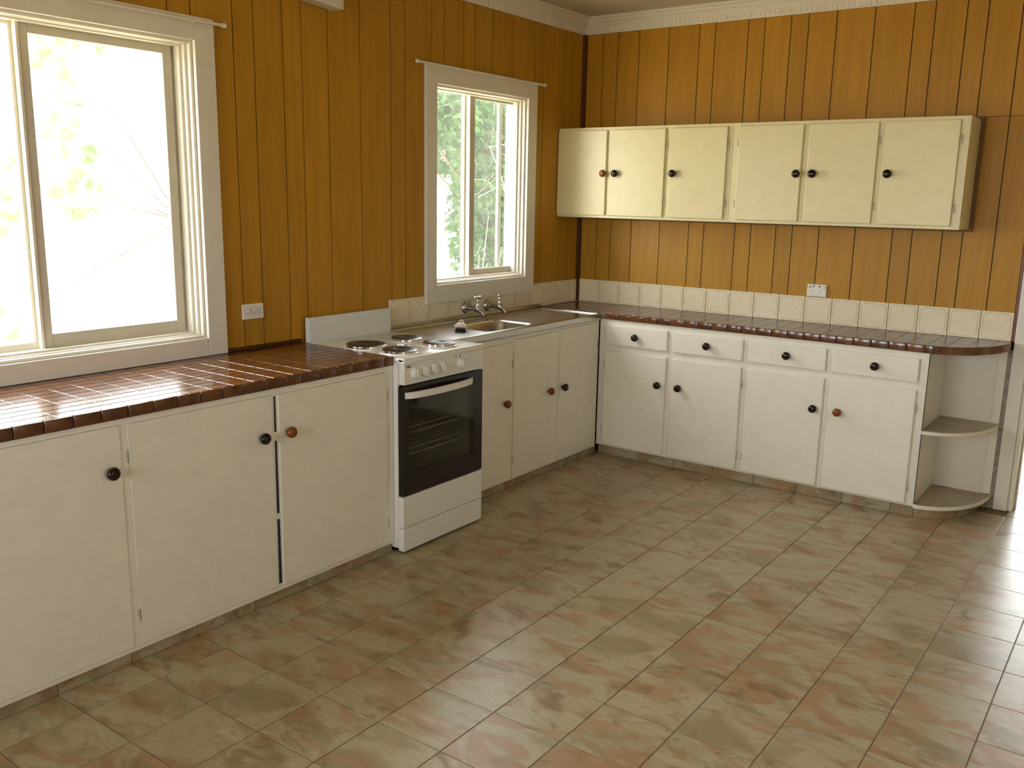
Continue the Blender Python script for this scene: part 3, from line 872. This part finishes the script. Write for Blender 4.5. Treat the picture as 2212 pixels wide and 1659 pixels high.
for ins, z in ((0.0, ZS), (0.004, ZS - .003), (0.007, ZS - .012), (0.016, 0.765), (0.030, 0.742), (0.06, 0.735)):
    rings.append([t.verts.new((x, y, z)) for x, y in rrect(BX0 + ins, BX1 - ins, BY0 + ins, BY1 - ins, 0.05)])
for a, b in zip(rings[:-1], rings[1:]):
    for k in range(len(a)): t.faces.new((a[k], a[(k + 1) % len(a)], b[(k + 1) % len(a)], b[k]))
t.faces.new(rings[-1]); bow.merge(t); bow.smooth = True
bow.build('bowl', 'brushed_steel', sb)
rim = MB()
rim.prism([(0.440, 0.851), (0.4585, 0.851), (0.461, 0.856), (0.461, 0.884), (0.458, 0.8895), (0.450, 0.890), (0.440, ZS)], -1.862, -0.4545, 'y')
rim.build('front_lip', 'brushed_steel', sb)
box_part('upstand', 'brushed_steel', sb, 0.004, 0.016, -1.862, -0.455, ZS - .003, 0.916, bev=0.003)
rr_ = MB()
rr_.tube([(0.030, -1.85, ZS), (0.030, -0.472, ZS), (0.036, -0.466, ZS), (0.445, -0.466, ZS)], 0.007, 10)
rr_.tube([(0.048, -1.07, ZS - .002), (0.048, -0.502, ZS - .002), (0.056, -0.495, ZS - .002), (0.430, -0.495, ZS - .002)], 0.005, 8)
rr_.build('raised_rim', 'brushed_steel', sb)

# ------------------------------------------------------------------ taps
def tap(y, z, turn, label):
    tp = thing('wall_tap', label, 'tap', (0.009, y, z), 'wall taps over the sink')
    MB().lathe([(0, 0), (0.034, 0), (0.0345, 0.003), (0.032, 0.009), (0.024, 0.015), (0.014, 0.018), (0, 0.018)], axis_m((0.009, y, z), (1, 0, 0)), 28).build('wall_flange', 'aged_chrome', tp)
    b = MB()
    b.tube([(0.018, y, z), (0.07, y, z - .001), (0.074, y, z - .001), (0.10, y, z - .004), (0.120, y, z - .010), (0.138, y, z - .020), (0.147, y, z - .034)],
           [0.0125, 0.012, 0.0145, 0.0165, 0.0150, 0.0120, 0.0105], 14)
    b.lathe([(0, 0), (0.015, 0), (0.015, 0.012), (0.017, 0.013), (0.017, 0.018), (0.011, 0.020), (0.0, 0.020)], axis_m((0.098, y, z), (0, 0, 1)), 18)
    b.build('body', 'aged_chrome', tp)
    MB().lathe([(0, 0), (0.009, 0), (0.009, 0.015), (0.0065, 0.020), (0.0055, 0.035), (0.009, 0.040), (0.010, 0.047), (0.006, 0.052), (0, 0.053)],
               axis_m((0.098, y, z + 0.018), (0, 0, 1)), 16).build('spindle', 'chrome', tp)
    hb = MB(); c = Vector((0.098, y, z + 0.064)); d = Vector((math.cos(turn), math.sin(turn), 0))
    hb.tube([c - d * .034, c - d * .030, c - d * .022, c, c + d * .022, c + d * .030, c + d * .034], [0.004, 0.0085, 0.0085, 0.0062, 0.0085, 0.0085, 0.004], 12)
    hb.build('handle_bar', 'chrome', tp)
tap(-1.216, 0.954, math.radians(95), 'left chrome wall tap, its crossbar handle parallel to the wall')
tap(-1.011, 0.951, math.radians(-55), 'right chrome wall tap, its handle turned end-on towards the room')

# ------------------------------------------------------------------ plug left on the drainer
pg = thing('sink_plug', 'black rubber sink plug under a white plastic cup on the left drainer', 'plug', (0.292, -1.60, ZS))
MB().lathe([(0, 0), (0.027, 0), (0.029, 0.004), (0.025, 0.012), (0, 0.012)], axis_m((0.288, -1.600, ZS + .0005), (0, 0, 1))).build('rubber_plug', 'rubber_black', pg)
MB().lathe([(0.006, 0.0), (0.014, 0.0), (0.028, 0.004), (0.036, 0.009), (0.036, 0.013), (0.030, 0.022), (0.020, 0.029), (0.010, 0.032), (0, 0.033)],
           axis_m((0.280, -1.588, ZS + .0122), (-0.05, 0.10, 1))).build('white_cup', 'plastic_white', pg)
ringp = MB(); c = Vector((0.276, -1.585, ZS + .043))
ringp.tube([c + Vector((0.004, math.cos(a) * .017, math.sin(a) * .014)) for a in [k / 12 * 2 * math.pi for k in range(13)]], 0.0035, 8)
ringp.build('ring_handle', 'plastic_white', pg)

# ------------------------------------------------------------------ stove
SY0, SY1e, SXF = -2.434, -1.868, 0.648
st = thing('electric_stove', 'white freestanding electric stove with four hotplates and a black glass oven door', 'stove', (0.33, (SY0 + SY1e) / 2, 0))
box_part('side_panel', 'white_enamel', st, 0.05, SXF - 0.0305, SY0 + .001, SY0 + .016, 0.022, 0.872, bev=0.003)
box_part('side_panel', 'white_enamel', st, 0.05, SXF - 0.0305, SY1e - .016, SY1e - .001, 0.022, 0.872, bev=0.003)
box_part('rear_panel', 'white_enamel', st, 0.05, 0.062, SY0 + .016, SY1e - .016, 0.022, 0.872)
box_part('plinth', 'black_enamel', st, 0.09, SXF - 0.06, SY0 + .02, SY1e - .02, 0.0, 0.05)
cav = MB(); cy0, cy1, cz0, cz1, cx0, cx1 = SY0 + .05, SY1e - .05, 0.34, 0.735, 0.20, SXF - 0.035
cav.box(cx0 - .01, cx0, cy0, cy1, cz0, cz1); cav.box(cx0, cx1, cy0 - .01, cy0, cz0, cz1); cav.box(cx0, cx1, cy1, cy1 + .01, cz0, cz1)
cav.box(cx0, cx1, cy0, cy1, cz0 - .01, cz0); cav.box(cx0, cx1, cy0, cy1, cz1, cz1 + .01)
cav.box(cx1 - .005, cx1, SY0 + .016, cy0, .27, .77); cav.box(cx1 - .005, cx1, cy1, SY1e - .016, .27, .77)
cav.box(cx1 - .005, cx1, cy0, cy1, .27, cz0); cav.box(cx1 - .005, cx1, cy0, cy1, cz1, .77)
cavity = cav.build('oven_cavity', 'cavity_enamel', st)
for z in (0.535, 0.435):
    rk = MB()
    for x in (0.59, 0.555): rk.tube([(x, cy0 + .004, z + (.012 if x < .57 else 0)), (x, cy1 - .004, z + (.012 if x < .57 else 0))], 0.0028, 6)
    for x in (0.24, 0.30, 0.36, 0.42, 0.48): rk.tube([(x, cy0 + .004, z), (x, cy1 - .004, z)], 0.0018, 6)
    rk.build('oven_rack', 'steel_wire', st)
hob = MB()
hob.box(0.045, SXF + 0.006, SY0 + .0005, SY1e - .0005, 0.872, 0.891, bev=0.006, seg=3)
hob.box(SXF - 0.030, SXF + 0.008, SY0 + .0005, SY1e - .0005, 0.864, 0.893, bev=0.008, seg=3)
hobo = hob.build('hob', 'white_enamel', st, True)
for x, y, r in ((0.315, -2.318, 0.092), (0.318, -2.050, 0.0745), (0.527, -2.322, 0.0765), (0.525, -2.050, 0.0755)):
    hp = MB().lathe([(0.0, 0.0), (r + .012, 0.0), (r + .010, 0.006), (r + .002, 0.008), (0, 0.008)], axis_m((x, y, 0.8905), (0, 0, 1)), 40).build('hotplate_ring', 'white_enamel', st)
    MB().lathe([(r - .002, 0.0), (r + .002, 0.002), (r + .002, 0.010), (r - .002, 0.013), (r - .006, 0.013)], axis_m((x, y, 0.8960), (0, 0, 1)), 40).build('trim_ring', 'chrome', hp)
    MB().lathe([(r - .003, 0.0), (r - .003, 0.013), (r - .007, 0.0155), (0.024, 0.0155), (0.022, 0.0140), (0, 0.0140)], axis_m((x, y, 0.8960), (0, 0, 1)), 40).build('hotplate', 'iron_plate', hp)
box_part('splash_plate', 'splash_enamel', st, 0.020, 0.046, -2.420, -1.866, 0.85, 1.011, bev=0.004)
cp = box_part('control_panel', 'white_enamel', st, SXF - 0.03, SXF + 0.002, SY0 + .010, SY1e - .003, 0.773, 0.868, bev=0.003)
for k, y in enumerate((-2.358, -2.296, -2.232, -2.172, -2.042)):
    kb = MB().lathe([(0, 0), (0.0255, 0), (0.0255, 0.003), (0.0235, 0.005), (0.0225, 0.016), (0.020, 0.0195), (0, 0.0195)], axis_m((SXF + .002, y, 0.820), (1, 0, 0)), 28).build('control_knob', 'white_enamel', cp)
    box_part('pointer', 'white_enamel', cp, SXF + .020, SXF + .0245, y - .0035, y + .0035, 0.804, 0.836, bev=0.002)
    mk = MB(); mk.box(SXF + .002, SXF + .0026, y - .0015, y + .0015, 0.851, 0.858)
    mk.build('printed_mark', 'ink_grey', cp)
for y, z, r in ((-2.076, 0.855, 0.004), (-2.049, 0.857, 0.0028)):
    MB().lathe([(0, 0), (r, 0), (r, .002), (0, .003)], axis_m((SXF + .002, y, z), (1, 0, 0)), 12).build('indicator_lamp', 'ink_dark', cp)
for dy, dz in ((-.034, .012), (-.036, -.006), (-.026, -.027), (-.006, -.036), (.018, -.034), (.034, .014)):
    mk = MB(); mk.box(SXF + .002, SXF + .0026, -2.042 + dy - .003, -2.042 + dy + .003, 0.820 + dz - .0012, 0.820 + dz + .0012); mk.build('printed_mark', 'ink_grey', cp)
fc = bpy.data.curves.new('badge', 'FONT'); fc.body = 'Chef'; fc.size = 0.0165; fc.shear = 0.25; fc.extrude = 0.0004; fc.offset = 0.0003
fo = bpy.data.objects.new('badge_tmp', fc); COL.objects.link(fo)
dg = bpy.context.evaluated_depsgraph_get()
bme = bpy.data.meshes.new_from_object(fo.evaluated_get(dg)); bpy.data.objects.remove(fo)
bme.name = 'brand_badge'; bme.materials.clear(); bme.materials.append(MATS['ink_dark'])
bo = bpy.data.objects.new('brand_badge', bme); COL.objects.link(bo); bo.parent = cp
bo.location = Vector((SXF + .0026, -2.416, 0.848)) - wloc(cp)
bo.rotation_euler = (H, 0, H)
od = MB()
DY0, DY1, DZ0, DZ1 = SY0 + .002, SY1e - .003, 0.272, 0.768
GY0, GY1, GZ0, GZ1 = -2.392, -1.930, 0.368, 0.722
for a, b, c, d in rects_minus(DY0, DY1, DZ0, DZ1, [(GY0, GY1, GZ0, GZ1)]): od.box(SXF - .026, SXF, a, b, c, d)
odo = od.build('oven_door', 'black_enamel', st)
box_part('oven_window', 'oven_glass', odo, SXF - .005, SXF + .001, GY0 - .0, GY1 + .0, GZ0, GZ1)
hn = MB(); n = 16; pts_o, pts_i = [], []
for k in range(n + 1):
    u = k / n; yy = -2.418 + (2.418 - 1.952) * u
    bow_ = 0.034 * min(1.0, (4 * u * (1 - u)) ** 0.55)
    pts_o.append((SXF + 0.006 + bow_, yy)); pts_i.append((SXF + 0.0 + max(0.0, bow_ - 0.006), yy))
hn.prism(pts_o + pts_i[::-1], 0.714, 0.742, 'z'); hn.build('door_handle', 'white_enamel', odo)
box_part('drawer_front', 'white_enamel', st, SXF - .03, SXF + .001, SY0 + .001, SY1e - .001, 0.122, 0.266, bev=0.003)
box_part('lower_panel', 'white_enamel', st, SXF - .03, SXF + .001, SY0 + .001, SY1e - .001, 0.012, 0.119, bev=0.003)

# ------------------------------------------------------------------ power points
def slot(parent, axis, u, v, du, dv, ang, material='ink_dark'):
    """thin slot on an outlet face: axis 'x' faces +x (u = y), axis 'y' faces -y (u = x)"""
    c, s = math.cos(ang), math.sin(ang)
    pts = [(u + a * du * c - b * dv * s, v + a * du * s + b * dv * c) for a, b in ((-.5, -.5), (.5, -.5), (.5, .5), (-.5, .5))]
    mb = MB()
    if axis == 'x': mb.prism(pts, 0.0088, 0.0096, 'x')
    else: mb.prism([(p, q) for p, q in pts], -0.0136, -0.0128, 'y')
    return mb.build('pin_slot', material, parent)
ol = thing('power_outlet', 'white power outlet on the panelling between the big window and stove', 'outlet', (0, -2.703, 1.066), 'power outlets')
box_part('cover_plate', 'plastic_white', ol, 0.0, 0.009, -2.761, -2.646, 1.031, 1.099, bev=0.004)
for y in (-2.727, -2.703):
    MB().lathe([(0, 0), (0.0105, 0), (0.0105, .002), (0.0085, .005), (0, .005)], axis_m((0.0088, y, 1.067), (1, 0, 0)), 18).build('switch_button', 'plastic_white', ol)
    MB().lathe([(0.0105, 0), (0.0122, 0), (0.0122, .0008), (0.0105, .0008)], axis_m((0.0088, y, 1.067), (1, 0, 0)), 18).build('button_groove', 'plastic_shadow', ol)
for u, v, a in ((-2.678, 1.072, -30), (-2.664, 1.074, 30), (-2.671, 1.058, 0)):
    slot(ol, 'x', u, v, .002, .010, math.radians(a), 'ink_grey')
ob = thing('power_outlet', 'white double power outlet above the cream tiles below the wall cabinets', 'outlet', (1.625, 0, 1.086), 'power outlets')
box_part('cover_plate', 'plastic_white', ob, 1.568, 1.681, -0.013, 0.0, 1.050, 1.121, bev=0.004)
for x in (1.580, 1.666):
    box_part('rocker_switch', 'plastic_white', ob, x - .0075, x + .0075, -0.017, -0.0128, 1.101, 1.114, bev=0.002)
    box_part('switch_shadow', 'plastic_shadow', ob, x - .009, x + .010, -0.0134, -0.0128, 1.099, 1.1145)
for x in (1.605, 1.641): box_part('indicator_window', 'ink_dark', ob, x - .006, x + .006, -0.0136, -0.0128, 1.106, 1.1125)
for x in (1.600, 1.644):
    for du, dv, a in ((-.007, .006, -30), (.007, .006, 30), (0, -.008, 0)): slot(ob, 'y', x + du, 1.080 + dv, .0022, .0085, math.radians(a), 'ink_grey')

# ------------------------------------------------------------------ curtain rods
def rod(y0, y1, z, label):
    r = thing('curtain_rod', label, 'curtain rod', (0.03, (y0 + y1) / 2, z), 'curtain rods')
    MB().tube([(0.034, y0, z), (0.034, y1, z)], 0.0065, 10).build('rod', 'trim_paint', r)
    for y, s in ((y0, -1), (y1, 1)):
        MB().lathe([(0, 0), (0.0075, 0), (0.0095, .006), (0.011, .014), (0.009, .022), (0, .026)], axis_m((0.034, y, z), (0, s, 0)), 14).build('finial', 'trim_paint', r)
    for y in (y0 + .12, y1 - .12):
        b = MB(); b.box(0.018, 0.034, y - .006, y + .006, z - .012, z - .004); b.box(0.018, 0.022, y - .01, y + .01, z - .022, z + .004); b.build('bracket', 'trim_paint', r)
rod(-1.632, -0.510, 2.246, 'thin white curtain rod above the small window over the sink')
rod(-4.75, -2.828, 2.238, 'thin white curtain rod above the big window')

# wall box at the top edge of the picture
wbx = thing('wall_light_box', 'white box fitting high on the panelling above the stove', 'light fitting', (0.0, -2.30, 2.42))
b = MB(); t = bmesh.new()
bmesh.ops.create_cube(t, size=1)
for v in t.verts: v.co = Vector((v.co.x * .075 + .0375, v.co.y * .42, v.co.z * .12 + 0.06))
bmesh.ops.bevel(t, geom=t.edges[:], offset=.008, segments=2, profile=.5, affect='EDGES')
b.merge(t, Matrix.Translation((0.0, -2.395, 2.410)) @ Matrix.Rotation(math.radians(-4), 4, 'X'))
b.build('housing', 'trim_paint', wbx)
box_part('mounting_plate', 'trim_paint', wbx, 0.0, 0.004, -2.55, -2.25, 2.45, 2.52)

# ------------------------------------------------------------------ outside
tag(MB().box(-60, 40, -40, 60, -0.7, -0.45).build('ground', 'dry_ground'), kind='structure')
def leaves(centers, n, size, spread):
    """n folded leaves scattered in ellipsoids; returns verts, faces"""
    V, Fc = [], []
    cs_ = np.array([c[:3] for c in centers]); rs = np.array([c[3:6] for c in centers]); w = np.prod(rs, axis=1); w /= w.sum()
    idx = rng.choice(len(centers), n, p=w)
    d = rng.normal(size=(n, 3)); d /= np.linalg.norm(d, axis=1)[:, None]
    rad = rng.random(n) ** (1 / 2.2)
    P = cs_[idx] + d * rad[:, None] * rs[idx]
    for k in range(n):
        a = rng.normal(size=3); a /= np.linalg.norm(a); a[2] -= 0.4
        a /= np.linalg.norm(a); b = np.cross(a, rng.normal(size=3)); b /= np.linalg.norm(b); c = np.cross(a, b)
        s = size * (0.6 + 0.8 * rng.random()); wd = s * spread
        i = len(V)
        V += [P[k], P[k] + a * s * .5 + b * wd + c * s * .08, P[k] + a * s, P[k] + a * s * .5 - b * wd + c * s * .08]
        Fc += [(i, i + 1, i + 2), (i, i + 2, i + 3)]
    return V, Fc
def plant(name, label, cat, base, clumps, n, size, material, trunk, spread=0.32, group=None, twigs=0):
    r = thing(name, label, cat, base, group)
    V, Fc = leaves(clumps, n, size, spread)
    o = Vector(base)
    me = bpy.data.meshes.new('foliage'); me.from_pydata([Vector(v) - o for v in V], [], Fc); me.materials.append(MATS[material])
    f = bpy.data.objects.new('foliage', me); COL.objects.link(f); f.parent = r; tag(f, kind='stuff')
    tr = MB()
    k_ = 0.2 if name == 'creeper' else 1.0
    tr.tube([base, Vector(base) + Vector((0.05, 0.03, trunk * .5)), Vector(base) + Vector((-.04, .1, trunk))], [0.07 * k_, 0.055 * k_, 0.03 * k_], 8)
    for c in clumps[:8]:
        s = Vector(base) + Vector((0, .05, trunk * .8)); e = Vector(c[:3])
        tr.tube([s, (s + e) / 2 + Vector((.1 * k_, -.08 * k_, .1 * k_)), e], [0.03 * k_, 0.018 * k_, 0.008 * k_], 6)
    tr.build('trunk', 'bark', r)
    if twigs:
        tw = MB()
        for _ in range(twigs):
            c = clumps[rng.integers(len(clumps))]
            p = Vector(c[:3]) + Vector(rng.normal(size=3) * np.array(c[3:6]) * .5)
            q = p + Vector((rng.normal() * .3, rng.normal() * .45, rng.normal() * .45))
            tw.tube([p, (p + q) / 2 + Vector(rng.normal(size=3) * .05), q], [0.007, 0.005, 0.003], 5)
        tw.build('twig', 'twig', r)
    return r
G = -0.45
plant('garden_tree', 'dense dark green garden tree seen through the small window', 'tree', (-4.6, 4.9, G),
      [(-4.1, 3.5, 2.65, .6, .75, .55), (-4.2, 4.5, 2.6, .6, .8, .6), (-4.3, 4.6, 1.7, .6, .65, .8), (-4.3, 4.75, 0.8, .55, .6, .7), (-4.6, 5.6, 1.8, .9, .9, 1.6), (-4.5, 2.6, 2.9, .7, .7, .5), (-4.0, 4.05, 2.0, .4, .35, .5)],
      15000, 0.085, 'leaf_dark', 2.2, twigs=60)
plant('hedge', 'tall dense hedge at the back of the garden', 'hedge', (-7.6, 8.6, G),
      [(-7.2, 6.4, 2.75, .7, 1.0, .75), (-7.2, 8.0, 2.6, .8, 1.0, .9), (-7.4, 9.0, 1.2, .8, 1.2, 1.7), (-7.4, 10.6, 1.6, .9, 1.2, 2.0), (-7.4, 4.8, 3.2, .7, 1.0, .8)],
      9000, 0.20, 'leaf_dark', 2.0)
plant('garden_bush', 'low dry twiggy bush in front of the garden tree', 'bush', (-2.9, 2.0, G),
      [(-2.9, 1.85, 0.2, .35, .4, .42), (-2.9, 2.4, 0.15, .35, .4, .42)], 1200, 0.06, 'leaf_dry', 0.4, twigs=110)
plant('creeper', 'sparse pale creeper leaves hanging outside the big window', 'plant', (-2.05, -1.70, G),
      [(-2.0, -2.42, 2.0, .15, .17, .45), (-2.05, -2.30, 1.6, .15, .2, .25), (-2.1, -2.3, 2.45, .25, .35, .2), (-2.0, -2.78, 1.6, .15, .12, .25), (-2.0, -2.82, 0.8, .12, .10, .15)],
      150, 0.10, 'leaf_mid', 2.3, 0.40, twigs=14)
